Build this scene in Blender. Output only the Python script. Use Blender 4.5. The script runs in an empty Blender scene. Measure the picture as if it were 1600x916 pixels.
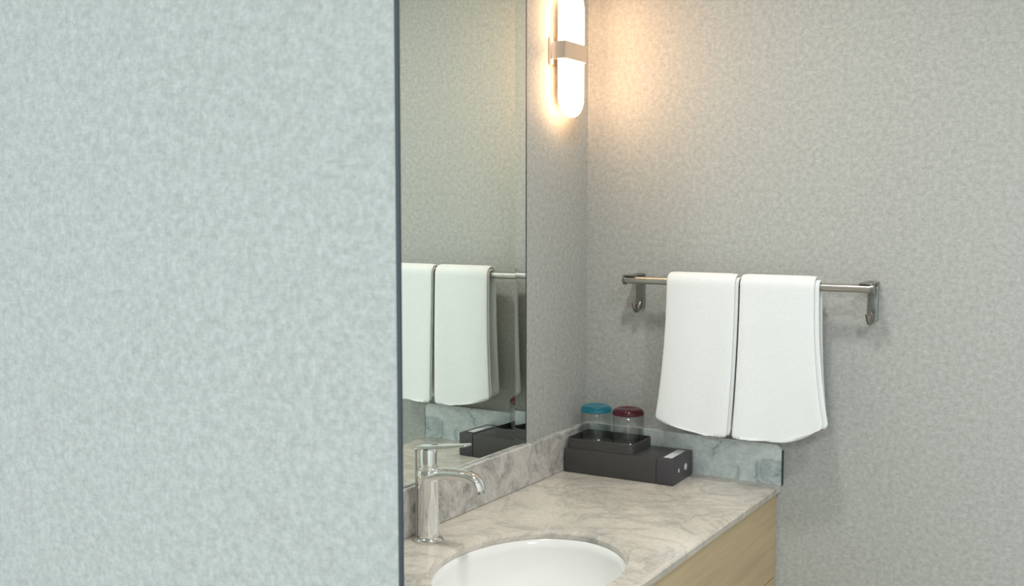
import bpy, bmesh, math, random
from mathutils import Vector, Matrix
S = bpy.context.scene
C = S.collection

# ------------------------------------------------------------------ camera
cam_d = bpy.data.cameras.new('camera')
cam = bpy.data.objects.new('camera', cam_d); C.objects.link(cam)
cam_d.sensor_width = 36.0
cam_d.lens = 1640.76 / 1600 * 36.0
cam_d.clip_start = 0.02
cam_d.dof.use_dof = True; cam_d.dof.focus_distance = 2.6; cam_d.dof.aperture_fstop = 11.0
cam.location = (1.3002, -2.4777, 1.5112)
cam.rotation_euler = (math.pi / 2 - 0.0772, 0, 0.5546)
S.camera = cam

# ------------------------------------------------------------------ world, lights, exposure
W = bpy.data.worlds.new('world'); S.world = W; W.use_nodes = True
bg = W.node_tree.nodes['Background']
bg.inputs[0].default_value = (0.86, 0.95, 1.0, 1); bg.inputs[1].default_value = 0.85

def area(name, loc, target, size, size_y, power, col, spread=180):
    d = bpy.data.lights.new(name, 'AREA'); d.shape = 'RECTANGLE'
    d.size = size; d.size_y = size_y; d.energy = power; d.color = col; d.spread = math.radians(spread)
    o = bpy.data.objects.new(name, d); C.objects.link(o); o.location = loc
    o.rotation_euler = (Vector(target) - Vector(loc)).to_track_quat('-Z', 'Y').to_euler()
    return o
# daylight from the bedroom window behind the camera
area('window_daylight', (-0.7, -5.4, 1.6), (-0.1, -1.6, 1.9), 2.0, 1.7, 54, (0.80, 0.95, 1.0))
# the ceiling downlight over the vanity
area('downlight_and_fill', (0.55, -0.8, 2.46), (0.55, -0.8, 0), 0.16, 0.16, 8, (1.0, 0.975, 0.93), 152)
area('downlight_and_fill', (1.55, -1.35, 2.46), (1.3, -1.2, 0), 0.16, 0.16, 9, (0.98, 0.99, 0.97), 150)  # unseen fill added from the right to lift mirror wall, sink and cabinet
# the ceiling lamp of the room behind the camera
area('room_ceiling_lamp', (1.25, -4.6, 2.45), (1.25, -3.6, 0), 0.25, 0.25, 38, (0.86, 0.98, 1.0))

vs = S.view_settings
vs.view_transform = 'Standard'; vs.look = 'None'; vs.exposure = 0.0; vs.gamma = 1.0
vs.use_curve_mapping = False

# ------------------------------------------------------------------ helpers
def link(name, me, m=None, parent=None, smooth=False):
    if isinstance(me, bmesh.types.BMesh):
        bm = me; me = bpy.data.meshes.new(name)
        bmesh.ops.recalc_face_normals(bm, faces=bm.faces[:])
        bm.to_mesh(me); bm.free()
    o = bpy.data.objects.new(name, me); C.objects.link(o)
    if m: me.materials.append(m)
    if parent: o.parent = parent
    if smooth:
        for p in me.polygons: p.use_smooth = True
        if smooth != 'all':
            me.set_sharp_from_angle(angle=math.radians(40))
    return o
def thing(name, label, cat, loc=(0, 0, 0), rz=0, group=None):
    o = bpy.data.objects.new(name, None); C.objects.link(o); o.location = loc
    o.rotation_euler = (0, 0, rz); o.empty_display_size = 0.05
    return tag(o, label, cat, group)
def tag(o, label, cat, group=None):
    o['label'] = label; o['category'] = cat
    if group: o['group'] = group
    return o
def struct(o, label=None):
    o['kind'] = 'structure'
    if label: o['label'] = label
    return o
def box(bm, x0, x1, y0, y1, z0, z1, bev=0, seg=2):
    v = [bm.verts.new((x, y, z)) for x in (x0, x1) for y in (y0, y1) for z in (z0, z1)]
    fs = [bm.faces.new([v[i] for i in q]) for q in
          ((0, 1, 3, 2), (4, 6, 7, 5), (0, 4, 5, 1), (2, 3, 7, 6), (0, 2, 6, 4), (1, 5, 7, 3))]
    if bev:
        es = list({e for f in fs for e in f.edges})
        bmesh.ops.bevel(bm, geom=es, offset=bev, segments=seg, profile=0.5, affect='EDGES')
    return bm
def nbox(*a, **k): return box(bmesh.new(), *a, **k)
def lathe(prof, n=40, bm=None, c=(0, 0, 0), sx=1, sy=1, cap0=True, cap1=True):
    bm = bm or bmesh.new(); rings = []
    for r, z in prof:
        rings.append([bm.verts.new((c[0] + sx * r * math.cos(2 * math.pi * i / n),
                                    c[1] + sy * r * math.sin(2 * math.pi * i / n), c[2] + z)) for i in range(n)])
    for a, b in zip(rings, rings[1:]):
        for i in range(n):
            bm.faces.new((a[i], a[(i + 1) % n], b[(i + 1) % n], b[i]))
    if cap0: bm.faces.new(rings[0][::-1])
    if cap1: bm.faces.new(rings[-1])
    return bm
def loft(rings, bm=None, caps=True):
    bm = bm or bmesh.new(); R = [[bm.verts.new(p) for p in r] for r in rings]
    n = len(R[0])
    for a, b in zip(R, R[1:]):
        for i in range(n): bm.faces.new((a[i], a[(i + 1) % n], b[(i + 1) % n], b[i]))
    if caps: bm.faces.new(R[0][::-1]); bm.faces.new(R[-1])
    return bm
def tube(pts, rad, n=20, bm=None, flat=1.0, up=Vector((0, 1, 0))):
    """tube through pts; flat scales the radius across 'up' x tangent"""
    rings = []; pts = [Vector(p) for p in pts]
    for i, p in enumerate(pts):
        t = (pts[min(i + 1, len(pts) - 1)] - pts[max(i - 1, 0)]).normalized()
        a = up - t * up.dot(t); a.normalize(); b = t.cross(a)
        r = rad[i] if isinstance(rad, (list, tuple)) else rad
        if not isinstance(r, tuple): r = (r, r * flat)
        rings.append([p + a * r[0] * math.cos(2 * math.pi * k / n) + b * r[1] * math.sin(2 * math.pi * k / n) for k in range(n)])
    return loft(rings, bm)
def spline(pts, n):
    pts = [Vector(p) for p in pts]; P = [pts[0]] + pts + [pts[-1]]; out = []
    for i in range(1, len(P) - 2):
        for k in range(n):
            t = k / n; a, b, c, d = P[i - 1:i + 3]
            out.append(0.5 * ((2 * b) + (c - a) * t + (2 * a - 5 * b + 4 * c - d) * t * t + (3 * b - a - 3 * c + d) * t ** 3))
    return out + [pts[-1]]
def extrude_poly(pts2, f0, f1, bm=None):
    """closed outline pts2 mapped through f0 / f1 to 3D front and back"""
    return loft([[f0(p) for p in pts2], [f1(p) for p in pts2]], bm)

# ------------------------------------------------------------------ materials
def mat(name, col=(0.5, 0.5, 0.5), rough=0.5, metal=0.0, spec=0.5):
    m = bpy.data.materials.new(name); m.use_nodes = True
    b = m.node_tree.nodes['Principled BSDF']
    b.inputs['Base Color'].default_value = (*col, 1); b.inputs['Roughness'].default_value = rough
    b.inputs['Metallic'].default_value = metal; b.inputs['Specular IOR Level'].default_value = spec
    return m, m.node_tree, b
def N(nt, typ, **k):
    n = nt.nodes.new(typ)
    for a, v in k.items(): setattr(n, a, v)
    return n
def noise(nt, scale, detail=3, rough=0.55, vec=None, dist=0.0):
    n = N(nt, 'ShaderNodeTexNoise'); n.inputs['Scale'].default_value = scale
    n.inputs['Detail'].default_value = detail; n.inputs['Roughness'].default_value = rough
    n.inputs['Distortion'].default_value = dist
    if vec: nt.links.new(vec, n.inputs['Vector'])
    return n.outputs['Fac']
def ramp(nt, fac, stops):
    r = N(nt, 'ShaderNodeValToRGB'); e = r.color_ramp.elements
    while len(e) < len(stops): e.new(0.5)
    for x, (p, c) in zip(e, stops): x.position = p; x.color = (*c, 1)
    nt.links.new(fac, r.inputs[0]); return r.outputs[0]
def coords(nt, scale=(1, 1, 1), rot=(0, 0, 0)):
    t = N(nt, 'ShaderNodeTexCoord'); mp = N(nt, 'ShaderNodeMapping')
    mp.inputs['Scale'].default_value = scale; mp.inputs['Rotation'].default_value = rot
    nt.links.new(t.outputs['Object'], mp.inputs[0]); return mp.outputs[0]
def mixc(nt, fac, a, b, mode='MIX'):
    n = N(nt, 'ShaderNodeMix', data_type='RGBA', blend_type=mode)
    for s, v in ((0, fac), (6, a), (7, b)):
        if isinstance(v, (int, float)): n.inputs[s].default_value = v
        elif isinstance(v, tuple): n.inputs[s].default_value = (*v, 1)
        else: nt.links.new(v, n.inputs[s])
    return n.outputs[2]
def bump(nt, b, h, strength, dist=0.001):
    n = N(nt, 'ShaderNodeBump'); n.inputs['Strength'].default_value = strength
    n.inputs['Distance'].default_value = dist
    nt.links.new(h, n.inputs['Height']); nt.links.new(n.outputs[0], b.inputs['Normal'])

def wallpaper():
    m, nt, b = mat('woven_wallpaper', rough=0.62, spec=0.35)
    v = coords(nt)
    fine = noise(nt, 185, 2, 0.6, v)
    mid = noise(nt, 88, 1, 0.5, v)
    vx = coords(nt, (60, 60, 420)); warp = noise(nt, 1, 1, 0.5, vx)
    mm = N(nt, 'ShaderNodeMath', operation='ADD'); nt.links.new(fine, mm.inputs[0]); nt.links.new(mid, mm.inputs[1])
    m2 = N(nt, 'ShaderNodeMath', operation='MULTIPLY_ADD'); nt.links.new(warp, m2.inputs[0])
    m2.inputs[1].default_value = 0.45; nt.links.new(mm.outputs[0], m2.inputs[2])
    m3 = N(nt, 'ShaderNodeMath', operation='MULTIPLY'); nt.links.new(m2.outputs[0], m3.inputs[0]); m3.inputs[1].default_value = 0.41
    c = ramp(nt, m3.outputs[0], [(0.34, (0.345, 0.35, 0.335)), (0.50, (0.42, 0.425, 0.405)), (0.66, (0.50, 0.505, 0.485))])
    nt.links.new(c, b.inputs['Base Color'])
    bump(nt, b, m3.outputs[0], 0.12, 0.002)
    return m
def stone(name, light, mid, dark, vein, seed, vscale=1.0, scale3=(1, 1, 1), rot=(0, 0, 0)):
    m, nt, b = mat(name, rough=0.16, spec=0.5)
    v = coords(nt, scale3, rot); mp = N(nt, 'ShaderNodeVectorMath', operation='ADD')
    nt.links.new(v, mp.inputs[0]); mp.inputs[1].default_value = (seed, seed * 0.7, seed * 1.3)
    v = mp.outputs[0]
    big = noise(nt, 5.5 * vscale, 6, 0.6, v, 0.9)
    c = ramp(nt, big, [(0.30, dark), (0.43, mid), (0.58, light), (0.75, light)])
    vn = noise(nt, 4.0 * vscale, 8, 0.62, v, 1.6)
    a = N(nt, 'ShaderNodeMath', operation='SUBTRACT'); nt.links.new(vn, a.inputs[0]); a.inputs[1].default_value = 0.5
    ab = N(nt, 'ShaderNodeMath', operation='ABSOLUTE'); nt.links.new(a.outputs[0], ab.inputs[0])
    vf = ramp(nt, ab.outputs[0], [(0.0, (0.36, 0.36, 0.36)), (0.025, (0.16, 0.16, 0.16)), (0.07, (0, 0, 0))])
    c = mixc(nt, vf, c, vein)
    sp = ramp(nt, noise(nt, 130, 3, 0.7, v), [(0.35, (0.86, 0.86, 0.86)), (0.6, (1.0, 1.0, 1.0)), (0.72, (1.0, 1.0, 1.0))])
    c = mixc(nt, 1.0, c, sp, 'MULTIPLY')
    nt.links.new(c, b.inputs['Base Color'])
    return m
def wood():
    m, nt, b = mat('oak_laminate', rough=0.5, spec=0.3)
    v = coords(nt, (3, 2.2, 42)); g = noise(nt, 1.0, 4, 0.6, v, 0.4)
    c = ramp(nt, g, [(0.3, (0.50, 0.385, 0.235)), (0.5, (0.57, 0.445, 0.275)), (0.7, (0.63, 0.50, 0.32))])
    nt.links.new(c, b.inputs['Base Color']); bump(nt, b, g, 0.1); return m
def metal(name, col, rough, brushed=0.0):
    m, nt, b = mat(name, col, rough, 1.0)
    f = noise(nt, 300, 2, 0.5, coords(nt, (1, 1, 1) if not brushed else (0.04, 1, 1)))
    r = N(nt, 'ShaderNodeMapRange'); r.inputs[3].default_value = max(0.0, rough - 0.03 - brushed); r.inputs[4].default_value = rough + 0.03 + brushed
    nt.links.new(f, r.inputs[0]); nt.links.new(r.outputs[0], b.inputs['Roughness']); return m
def speck(name, col, rough, amt=0.06, scale=60, spec=0.5, bmp=0.0):
    m, nt, b = mat(name, col, rough, 0, spec)
    f = noise(nt, scale, 3, 0.6, coords(nt))
    c = ramp(nt, f, [(0.3, tuple(x * (1 - amt) for x in col)), (0.7, tuple(min(1, x * (1 + amt)) for x in col))])
    nt.links.new(c, b.inputs['Base Color'])
    if bmp: bump(nt, b, f, bmp)
    return m
def glass(name, col):
    m, nt, b = mat(name, col, 0.02); b.inputs['Transmission Weight'].default_value = 0.8; b.inputs['IOR'].default_value = 1.47
    f = noise(nt, 8, 1, 0.5, coords(nt))
    nt.links.new(ramp(nt, f, [(0.2, tuple(x * 0.97 for x in col)), (0.8, col)]), b.inputs['Base Color']); return m

M_paper = wallpaper()
M_top = stone('counter_marble', (0.70, 0.645, 0.565), (0.61, 0.565, 0.50), (0.33, 0.33, 0.32), (0.24, 0.235, 0.22), 3.1)
M_splash = stone('splash_marble', (0.62, 0.60, 0.57), (0.42, 0.405, 0.385), (0.13, 0.125, 0.12), (0.74, 0.72, 0.69), 7.7, 2.3)
M_splash2 = stone('lit_splash_marble', (0.74, 0.79, 0.79), (0.62, 0.68, 0.68), (0.26, 0.32, 0.34), (0.88, 0.92, 0.92), 2.2, 2.6)  # same marble as the other splash, stronger cool light painted into its colours
M_wood = wood()
M_chrome = metal('chrome', (0.86, 0.86, 0.85), 0.06)
M_steel = metal('brushed_steel', (0.50, 0.48, 0.45), 0.30, 0.05)
M_bracket = metal('aged_steel', (0.30, 0.30, 0.285), 0.32)
M_nickel = metal('satin_nickel', (0.66, 0.64, 0.62), 0.34)
M_dark = speck('dark_metal_and_shade', (0.035, 0.045, 0.055), 0.5)
M_ceram = speck('white_ceramic', (0.86, 0.86, 0.85), 0.12, 0.01, 5)
M_leather = speck('dark_brown_leatherette', (0.060, 0.058, 0.057), 0.36, 0.2, 400, 0.4, 0.15)
M_leather2 = speck('dark_end_leatherette', (0.062, 0.058, 0.066), 0.36, 0.2, 400, 0.4, 0.15)
M_print = speck('white_print', (0.75, 0.75, 0.78), 0.5, 0.05, 300)
M_blue = glass('blue_glass', (0.03, 0.46, 0.62))
M_maroon = glass('maroon_glass', (0.22, 0.03, 0.06))
m = bpy.data.materials.new('clear_glass'); m.use_nodes = True; nt = m.node_tree; M_clear = m
nt.nodes.remove(nt.nodes['Principled BSDF'])
tb = N(nt, 'ShaderNodeBsdfTransparent'); gb = N(nt, 'ShaderNodeBsdfGlossy'); gb.inputs['Roughness'].default_value = 0.03
lw = N(nt, 'ShaderNodeLayerWeight'); lw.inputs['Blend'].default_value = 0.35
nt.links.new(ramp(nt, lw.outputs['Facing'], [(0.0, (0.95, 0.96, 0.95)), (0.7, (0.90, 0.92, 0.91)), (1.0, (0.45, 0.48, 0.46))]), tb.inputs['Color'])
mx = N(nt, 'ShaderNodeMixShader')
frr = ramp(nt, lw.outputs['Facing'], [(0.0, (0.05, 0.05, 0.05)), (0.6, (0.12, 0.12, 0.12)), (1.0, (0.7, 0.7, 0.7))])
nt.links.new(frr, mx.inputs[0]); nt.links.new(tb.outputs[0], mx.inputs[1]); nt.links.new(gb.outputs[0], mx.inputs[2])
nt.links.new(mx.outputs[0], nt.nodes['Material Output'].inputs['Surface'])
M_floor = speck('floor_tile', (0.68, 0.66, 0.62), 0.35, 0.1, 14)
M_ceil = speck('ceiling_paint', (0.78, 0.78, 0.76), 0.8, 0.02, 30)
m, nt, b = mat('silvered_mirror', (0.80, 0.885, 0.82), 0.0, 1.0); M_mirror = m
nt.links.new(ramp(nt, noise(nt, 2, 1, 0.5, coords(nt)), [(0.2, (0.85, 0.92, 0.87)), (0.8, (0.87, 0.935, 0.89))]), b.inputs['Base Color'])
m, nt, b = mat('terry_cotton', (0.86, 0.87, 0.87), 0.95, 0, 0.1); M_towel = m
f = noise(nt, 420, 3, 0.7, coords(nt))
nt.links.new(ramp(nt, f, [(0.25, (0.76, 0.78, 0.785)), (0.7, (0.86, 0.875, 0.88))]), b.inputs['Base Color'])
bump(nt, b, f, 0.5, 0.002); b.inputs['Sheen Weight'].default_value = 0.2
m = bpy.data.materials.new('lit_opal_glass'); m.use_nodes = True; nt = m.node_tree; M_lamp = m
b = nt.nodes['Principled BSDF']; b.inputs['Roughness'].default_value = 0.3
b.inputs['Base Color'].default_value = (0.9, 0.88, 0.82, 1)
f = noise(nt, 20, 1, 0.5, coords(nt))
nt.links.new(ramp(nt, f, [(0.2, (1.0, 0.57, 0.29)), (0.8, (1.0, 0.59, 0.31))]), b.inputs['Emission Color'])
b.inputs['Emission Strength'].default_value = 17

# ------------------------------------------------------------------ room shell
ZC = 0.85; ZT = 2.5
struct(link('floor', nbox(-1.7, 2.6, -6.2, 0.12, -0.1, 0.0), M_floor))
struct(link('ceiling', nbox(-1.7, 2.6, -6.2, 0.12, ZT, ZT + 0.1), M_ceil))
struct(link('wall_back', nbox(-0.12, 2.6, 0.0, 0.12, 0.0, ZT), M_paper), 'grey woven wallpaper wall behind the towel rail')
struct(link('wall_left', nbox(-0.12, 0.0, -1.5, 0.0, 0.0, ZT), M_paper), 'narrow grey wallpapered wall carrying the mirror and the lamp')
struct(link('wall_right', nbox(2.1, 2.2, -6.2, 0.0, 0.0, ZT), M_ceil))
# near wall that the photograph looks past; its end is splayed back
bm = loft([[(-1.7, -1.6, z), (0.6132, -1.6, z), (0.525, -1.5, z), (-1.7, -1.5, z)] for z in (0.0, ZT)])
struct(link('wall_near', bm, M_paper), 'pale blue-grey wallpapered wall filling the left third')
bm = loft([[(0.6132, -1.601, z), (0.6182, -1.601, z), (0.6182, -1.598, z), (0.534, -1.499, z), (0.525, -1.5, z), (0.6132, -1.6, z)] for z in (0.0, ZT)])
struct(link('trim_1', bm, M_dark), 'thin dark edge strip down the end of the near wall')

# ------------------------------------------------------------------ vanity
D = 0.536; Y0 = -1.499; T = 0.02
SC = (0.312, -0.816); SA, SB = 0.168, 0.219
def ellipse(k, n=72): return [(SC[0] + SA * k * math.cos(2 * math.pi * i / n), SC[1] + SB * k * math.sin(2 * math.pi * i / n)) for i in range(n)]
bm = bmesh.new()
def slab_ring(z, inset=0.0):
    o = [bm.verts.new(p) for p in ((0.0005, Y0, z), (D - inset, Y0, z), (D - inset, -0.0005, z), (0.0005, -0.0005, z))]
    return o
def eds(vs_): return [bm.edges.new((vs_[i], vs_[(i + 1) % len(vs_)])) for i in range(len(vs_))]
o1 = slab_ring(ZC, 0.003); e1 = [bm.verts.new((x, y, ZC)) for x, y in ellipse(1.03)]
bmesh.ops.triangle_fill(bm, use_beauty=True, edges=eds(o1) + eds(e1))
o2 = slab_ring(ZC - 0.017, 0.002); e2 = [bm.verts.new((x, y, ZC - 0.017)) for x, y in ellipse(1.0)]
bmesh.ops.triangle_fill(bm, use_beauty=True, edges=eds(o2) + eds(e2))
om = slab_ring(ZC - 0.003, 0.0); em = [bm.verts.new((x, y, ZC - 0.007)) for x, y in ellipse(1.0)]
for a, bb in ((o1, om), (om, o2), (e1, em), (em, e2)):
    for i in range(len(a)): bm.faces.new((a[i], a[(i + 1) % len(a)], bb[(i + 1) % len(a)], bb[i]))
tag(link('countertop', bm, M_top), 'beige marble vanity countertop with an oval cut-out', 'countertop')

# upstands: the one under the mirror runs along the left wall, the other has a clipped top corner
tag(link('backsplash', nbox(0.0005, T, Y0, -0.0135, ZC + 0.0003, ZC + 0.1, bev=0.0015, seg=1), M_splash),
    'grey-brown marble upstand running under the mirror behind the faucet', 'backsplash')
pts = [(0.0008, 0.0003), (D + 0.003, 0.0003), (D + 0.003, 0.086), (D - 0.001, 0.094), (D - 0.011, 0.1), (0.0008, 0.1)]
bm = extrude_poly(pts, lambda p: (p[0], -0.013, ZC + p[1]), lambda p: (p[0], -0.0005, ZC + p[1]))
bs = tag(link('backsplash', bm, M_splash2), 'lit-toned blue-grey marble upstand below the towels with a clipped corner', 'backsplash')
bm = loft([[(D + 0.003, y, ZC + z) for y, z in ((-0.0132, z0), (-0.0005, z0))] + [(D + 0.0045, y, ZC + z0) for y in (-0.0005, -0.0132)] for z0 in (0.0, 0.086)])
link('shade_edge', bm, M_dark, bs)['label'] = 'thin dark strip of painted shade along the upstand end'  # shade on the upstand's end, painted as a dark strip

cab = thing('vanity_cabinet', 'light oak vanity cabinet under the marble countertop', 'cabinet', (0, 0, 0))
link('carcass', nbox(0.001, 0.5, Y0, -0.001, 0.12, 0.60), M_wood, cab)
link('side_panel', nbox(0.001, 0.5, -0.019, -0.001, 0.60, ZC - 0.0175), M_wood, cab)
link('side_panel', nbox(0.001, 0.5, Y0, Y0 + 0.018, 0.60, ZC - 0.0175), M_wood, cab)
link('front_panel', nbox(0.5, D - 0.012, Y0, -0.001, 0.62, ZC - 0.0175, bev=0.001, seg=1), M_wood, cab)
for i in range(3):
    a = Y0 + i * 0.4995
    link('door', nbox(0.5, D - 0.012, a + 0.001, a + 0.4985, 0.12, 0.617, bev=0.001, seg=1), M_wood, cab)
link('plinth', nbox(0.001, 0.45, Y0, -0.001, 0.0, 0.12), M_dark, cab)

sink = thing('sink_basin', 'white oval ceramic sink set under the marble counter', 'sink', (SC[0], SC[1], ZC - 0.0175))
prof = [(1.12, -0.0005), (1.12, -0.012), (1.05, -0.03), (0.98, -0.09), (0.72, -0.145), (0.3, -0.16), (0.1, -0.163),
        (0.1, -0.150), (0.3, -0.148), (0.66, -0.134), (0.88, -0.10), (0.965, -0.05), (0.985, -0.02), (0.985, -0.0005)]
bm = bmesh.new(); rings = []
for k, z in prof: rings.append([bm.verts.new((SA * k * math.cos(2 * math.pi * i / 64), SB * k * math.sin(2 * math.pi * i / 64), z)) for i in range(64)])
rings.append(rings[0])
for a, bb in zip(rings, rings[1:]):
    for i in range(64): bm.faces.new((a[i], a[(i + 1) % 64], bb[(i + 1) % 64], bb[i]))
link('bowl', bm, M_ceram, sink, 'all')
link('drain', lathe([(0.028, -0.149), (0.03, -0.146), (0.024, -0.143), (0.02, -0.147)], 32), M_chrome, sink, True)

# ------------------------------------------------------------------ faucet
FX, FY = 0.0625, -0.80
fc = thing('basin_faucet', 'chrome single-lever basin faucet beside the white sink', 'faucet', (FX, FY, ZC))
link('base_flange', lathe([(0.030, 0.0003), (0.0305, 0.003), (0.028, 0.006), (0.0235, 0.009)], 40), M_chrome, fc, True)
link('body', lathe([(0.0225, 0.008), (0.0215, 0.04), (0.0215, 0.10), (0.0225, 0.125), (0.0235, 0.138), (0.0225, 0.145), (0.019, 0.148)], 40), M_chrome, fc, True)
p = spline([(-0.004, 0, 0.126), (0.028, 0, 0.139), (0.065, 0, 0.1435), (0.100, 0, 0.1425), (0.118, 0, 0.135), (0.126, 0, 0.118)], 6)
n = len(p); rad = [(0.0205 - 0.0075 * (i / (n - 1)), 0.0135 - 0.0045 * (i / (n - 1))) for i in range(n)]
sp = link('spout', tube(p, rad, 24), M_chrome, fc, True)
link('aerator', tube([(0.1258, 0, 0.1195), (0.1275, 0, 0.112)], 0.0078, 20), M_steel, sp, True)
link('cartridge_cap', lathe([(0.0195, 0.1475), (0.0195, 0.152), (0.0170, 0.153), (0.0175, 0.183), (0.016, 0.187)], 36), M_chrome, fc, True)
rings = []
for x, w, z, t in [(-0.026, 0.013, 0.186, 0.005), (-0.022, 0.017, 0.1875, 0.006), (0.0, 0.018, 0.190, 0.0065), (0.04, 0.015, 0.196, 0.006), (0.08, 0.012, 0.2025, 0.005), (0.096, 0.011, 0.2055, 0.0045), (0.1, 0.009, 0.206, 0.0035)]:
    rings.append([(x, w * sy * a, z + t * bb) for a, bb, sy in ((0.85, 0.5, 1), (1, 0.2, 1), (1, -0.2, 1), (0.85, -0.5, 1), (0.85, -0.5, -1), (1, -0.2, -1), (1, 0.2, -1), (0.85, 0.5, -1))])
link('lever', loft(rings), M_chrome, fc, True)
rod = link('lift_rod', lathe([(0.0022, 0.004), (0.0022, 0.178), (0.0036, 0.180), (0.0036, 0.184)], 14, c=(-0.0268, -0.004, 0)), M_steel, fc, True)

# ------------------------------------------------------------------ mirror
mr = thing('wall_mirror', 'tall frameless greenish wall mirror beside the lit lamp, above the marble upstand', 'mirror', (0.0, 0.0, ZC + 0.1))
ME = -0.3305; BV = 0.044; MT = 0.006; Z1 = 2.35 - (ZC + 0.1)
link('pane', nbox(0.0008, MT, Y0, ME - BV, 0.001, Z1), M_mirror, mr)
bm = loft([[(0.0008, ME - BV, z), (MT, ME - BV, z), (MT + BV * math.tan(0.070), ME - 0.0007, z), (0.0008, ME - 0.0007, z)] for z in (0.001, Z1)])
link('bevel_strip', bm, M_mirror, mr)['label'] = 'narrow bevelled strip along the mirror edge'
link('dark_edge', nbox(0.0008, MT + BV * math.tan(0.070) + 0.0005, ME - 0.0006, ME + 0.003, 0.001, Z1), M_dark, mr)

# ------------------------------------------------------------------ wall lamp
sc_y = -0.158; sc_z = 1.905
lp = thing('wall_sconce', 'lit opal glass wall lamp with a metal band beside the mirror', 'lamp', (0.0, sc_y, sc_z))
link('wall_plate', nbox(0.0005, 0.008, -0.052, 0.052, -0.034, 0.034, bev=0.002), M_nickel, lp, True)
link('bracket', nbox(0.008, 0.024, -0.05, 0.05, -0.021, 0.021, bev=0.0015), M_nickel, lp, True)
hw, hh, k = 0.054, 0.16, 14
out = []
for s, z0 in ((1, hh - hw), (-1, -hh + hw)):
    for i in range(k + 1):
        a = math.pi * i / k
        out.append((s * hw * math.cos(a), z0 + s * hw * math.sin(a)))
def stad(x, ins):
    kk = (hw - ins) / hw
    return [(x, y * kk, (z - math.copysign(hh - hw, z)) * kk + math.copysign(hh - hw, z)) for y, z in out]
link('glass_shade', loft([stad(0.0243, 0.008), stad(0.027, 0.003), stad(0.032, 0.0), stad(0.040, 0.0), stad(0.045, 0.003), stad(0.0475, 0.008)]), M_lamp, lp, True)
link('glow_baffle', loft([stad(0.0205, 0.020), stad(0.0240, 0.020)]), M_nickel, lp)  # added baffle that keeps the shade's glow off the wall behind
bm = bmesh.new()
bw, x0, x1, e = 0.0565, 0.0242, 0.0495, 0.0016
for a in ((x1 - e, x1, -bw, bw), (x0, x1 - e, -bw, -bw + e), (x0, x1 - e, bw - e, bw), ):
    box(bm, *a, -0.021, 0.021)
link('metal_band', bm, M_nickel, lp)

# ------------------------------------------------------------------ towel rail
RY, RZ = -0.07, 1.3395; BR = 0.0095
rail = thing('towel_rail', 'brushed steel towel rail with hooks on the wallpapered wall', 'towel rail', (0.45, 0, RZ))
link('bar', tube([(-0.303, RY, 0), (0.305, RY, 0)], BR, 24), M_steel, rail, True)
for xb in (-0.291, 0.291):
    br = link('bracket', nbox(xb - 0.012, xb + 0.012, -0.008, -0.0005, -0.078, 0.014, bev=0.0015), M_bracket, rail, True)
    link('post', tube([(xb, -0.006, 0.0), (xb, RY + 0.004, 0.0)], 0.0085, 18, up=Vector((0, 0, 1))), M_bracket, br, True)
    link('top_tab', nbox(xb - 0.015, xb + 0.015, RY - 0.010, -0.006, 0.0095, 0.0125, bev=0.0008), M_bracket, br, True)
    link('end_cap', tube([(xb + math.copysign(0.010, xb), RY, 0), (xb + math.copysign(0.0165, xb), RY, 0)], 0.0125, 24), M_bracket, br, True)
    hk = spline([(xb, -0.006, -0.062), (xb, -0.018, -0.076), (xb, -0.032, -0.080), (xb, -0.042, -0.070), (xb, -0.043, -0.060)], 5)
    link('hook', tube(hk, [0.006] * (len(hk) - 4) + [0.0068, 0.0078, 0.0085, 0.0075], 16, up=Vector((1, 0, 0))), M_bracket, br, True)

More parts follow.
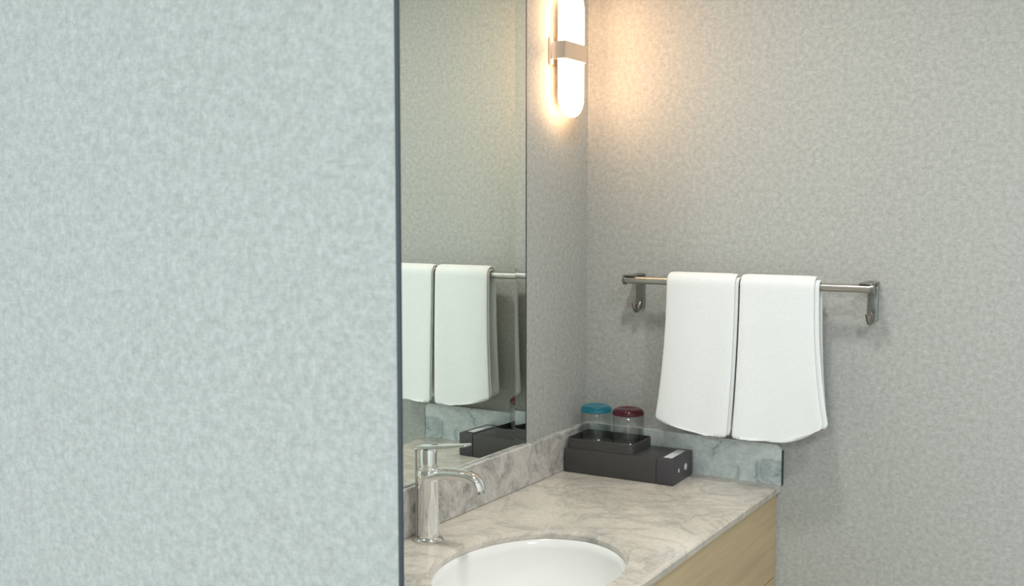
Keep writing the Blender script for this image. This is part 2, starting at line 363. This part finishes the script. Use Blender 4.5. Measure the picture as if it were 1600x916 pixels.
# ------------------------------------------------------------------ towels
def towel(name, label, xl, xr, zb, xlb, xrb, seed, side):
    """folded hand towel over the bar: two plies, each a closed soft-edged sheet swept along the drape"""
    rnd = random.Random(seed); bm = bmesh.new()
    ph = [rnd.uniform(0, 6.28) for _ in range(6)]
    def ply(off, th, dl, dr, dz, nback):
        cy, cz = RY, RZ; r = BR + off
        path = []
        nf = 26
        for i in range(nf): path.append(('f', i / nf))
        for i in range(9): path.append(('a', i / 8))
        for i in range(1, nback + 1): path.append(('b', i / nback))
        rings = []
        for kind, t in path:
            ring = []
            nx = 24
            if kind == 'f': depth = 1 - t
            elif kind == 'b': depth = t
            else: depth = 0
            fl = depth ** 2.2
            a0 = xl + dl + (xlb - xl) * fl; a1 = xr + dr + (xrb - xr) * fl
            if kind == 'b': a0 = xl + dl + (xlb - xl) * 0.45 * fl; a1 = xr + dr + (xrb - xr) * 0.45 * fl
            def pt(u, s):
                x = a0 + (a1 - a0) * u
                e = min(1.0, math.sqrt(max(0.0, 1 - (abs(2 * u - 1)) ** 14)))
                h = s * th * 0.5 * max(e, 0.05)
                wv = (0.0035 * math.sin(u * 5.5 + ph[0]) + 0.002 * math.sin(u * 11 + ph[1] + depth * 2)) * depth
                if kind == 'a':
                    an = math.pi * t
                    return (x, cy - (r + h) * math.cos(an), cz + (r + h) * math.sin(an))
                if kind == 'f':
                    bz = zb(u) + dz
                    z = cz - (cz - bz) * depth
                    y = cy - r - h - 0.017 * depth ** 1.5 - wv
                    return (x, y, z)
                bz = zb(u) + dz + 0.004
                z = cz - (cz - bz) * depth
                return (x, min(cy + r + h + 0.004 * depth + wv * 0.5, -0.012), z)
            us = [0.5 - 0.5 * math.cos(math.pi * i / nx) for i in range(nx + 1)]
            ring = [pt(u, 1) for u in us] + [pt(u, -1) for u in us[::-1]]
            rings.append(ring)
        loft(rings, bm)
    ply(0.0045, 0.0075, 0.0 if side > 0 else 0.0, 0.0 if side > 0 else 0.0, 0.004, 22)
    ply(0.0125, 0.0075, 0.001 if side > 0 else 0.002, -0.009 if side > 0 else -0.006, 0.0, 22)
    o = link(name, bm, M_towel, None, 'all')
    md = o.modifiers.new('soft', 'SUBSURF'); md.levels = 1; md.render_levels = 1
    tag(o, label, 'towel', 'hand towels on the rail')
    return o
def zl(u): return 0.996 - 0.026 * min(1, u / 0.75) ** 0.8 - 0.0025 * u
def zr(u): return 0.968 + 0.004 * u + 0.042 * max(0, (u - 0.45) / 0.55) ** 2.2
towel('hand_towel', 'white folded hand towel hanging nearer the glasses', 0.267, 0.4495, zl, 0.247, 0.440, 3, -1)
towel('hand_towel', 'white folded hand towel with flared edge, farther from the mirror', 0.4545, 0.640, zr, 0.4475, 0.674, 8, 1)

# ------------------------------------------------------------------ amenity box on the counter
BL, BWd, BH = 0.294, 0.133, 0.062; cap = 0.044
ab = thing('amenity_box', 'dark brown leatherette box on the counter holding two glasses', 'box', (0.0250, -0.1655, ZC + 0.0003), 0.034)
link('body', nbox(0, BL - cap - 0.001, 0, BWd, 0, BH, bev=0.0015), M_leather, ab, True)
dr = link('end_section', nbox(BL - cap, BL, -0.0005, BWd + 0.0005, 0, BH + 0.0005, bev=0.0015), M_leather2, ab, True)
lab = bmesh.new()
for a in ((BL - cap + 0.010, BL - 0.012, 0.022, 0.118),): box(lab, *a, BH + 0.0004, BH + 0.0009)
link('label_card', lab, M_print, dr)
link('round_mark', lathe([(0.0085, 0), (0.0085, 0.0006)], 20), M_print, dr)
o = bpy.data.objects['round_mark']; o.rotation_euler = (0, math.pi / 2, 0); o.location = (BL, 0.084, 0.031)
link('small_mark', nbox(BL, BL + 0.0006, 0.034, 0.041, 0.026, 0.035), M_print, dr)
# raised tray: base plate with a low rim
TL, TH = 0.187, 0.025; tr = bmesh.new(); tx0, ty0, ty1 = 0.004, 0.004, BWd - 0.004
def rr(x0, x1, y0, y1, r, z, n=6):
    out = []
    for cx, cy, a0 in ((x1 - r, y0 + r, -90), (x1 - r, y1 - r, 0), (x0 + r, y1 - r, 90), (x0 + r, y0 + r, 180)):
        for i in range(n + 1):
            a = math.radians(a0 + 90 * i / n); out.append((cx + r * math.cos(a), cy + r * math.sin(a), z))
    return out
zz = BH + 0.0003
loft([rr(tx0, TL, ty0, ty1, 0.014, zz), rr(tx0, TL, ty0, ty1, 0.014, zz + TH - 0.001), rr(tx0 + 0.001, TL - 0.001, ty0 + 0.001, ty1 - 0.001, 0.013, zz + TH),
      rr(tx0 + 0.0025, TL - 0.0025, ty0 + 0.0025, ty1 - 0.0025, 0.010, zz + TH), rr(tx0 + 0.003, TL - 0.003, ty0 + 0.003, ty1 - 0.003, 0.0095, zz + 0.010)], tr)
link('tray', tr, M_leather, ab, True)

# ------------------------------------------------------------------ glasses, upside down in the tray
Rz = Matrix.Rotation(0.034, 4, 'Z')
def tumbler(label, lx, ly, colmat):
    w = Matrix.Translation((0.0250, -0.1655, ZC + 0.0003)) @ Rz @ Vector((lx, ly, zz + 0.0103))
    t = thing('drinking_glass', label, 'glass', w, 0, 'glasses in the tray')
    H = 0.086; Ro = 0.0405
    prof = [(Ro - 0.001, 0.0), (Ro, 0.001), (Ro, 0.05), (Ro - 0.0005, H - 0.0135), (Ro - 0.003, H - 0.0135), (Ro - 0.0025, 0.05), (Ro - 0.0025, 0.001)]
    bm = bmesh.new(); n = 48
    R = [[bm.verts.new((r * math.cos(2 * math.pi * i / n), r * math.sin(2 * math.pi * i / n), z)) for i in range(n)] for r, z in prof]
    R.append(R[0])
    for a, bb in zip(R, R[1:]):
        for i in range(n): bm.faces.new((a[i], a[(i + 1) % n], bb[(i + 1) % n], bb[i]))
    link('glass_wall', bm, M_clear, t, 'all')
    link('coloured_base', lathe([(Ro - 0.008, H - 0.0115), (Ro - 0.001, H - 0.0125), (Ro, H - 0.011), (Ro, H - 0.006), (Ro - 0.0025, H - 0.001), (Ro - 0.008, H + 0.003), (Ro - 0.014, H + 0.004), (Ro - 0.020, H + 0.001)], 48), colmat, t, 'all')
tumbler('upside-down drinking glass with a turquoise blue base', 0.0482, 0.086, M_blue)
tumbler('upside-down drinking glass with a maroon red base', 0.1378, 0.086, M_maroon)
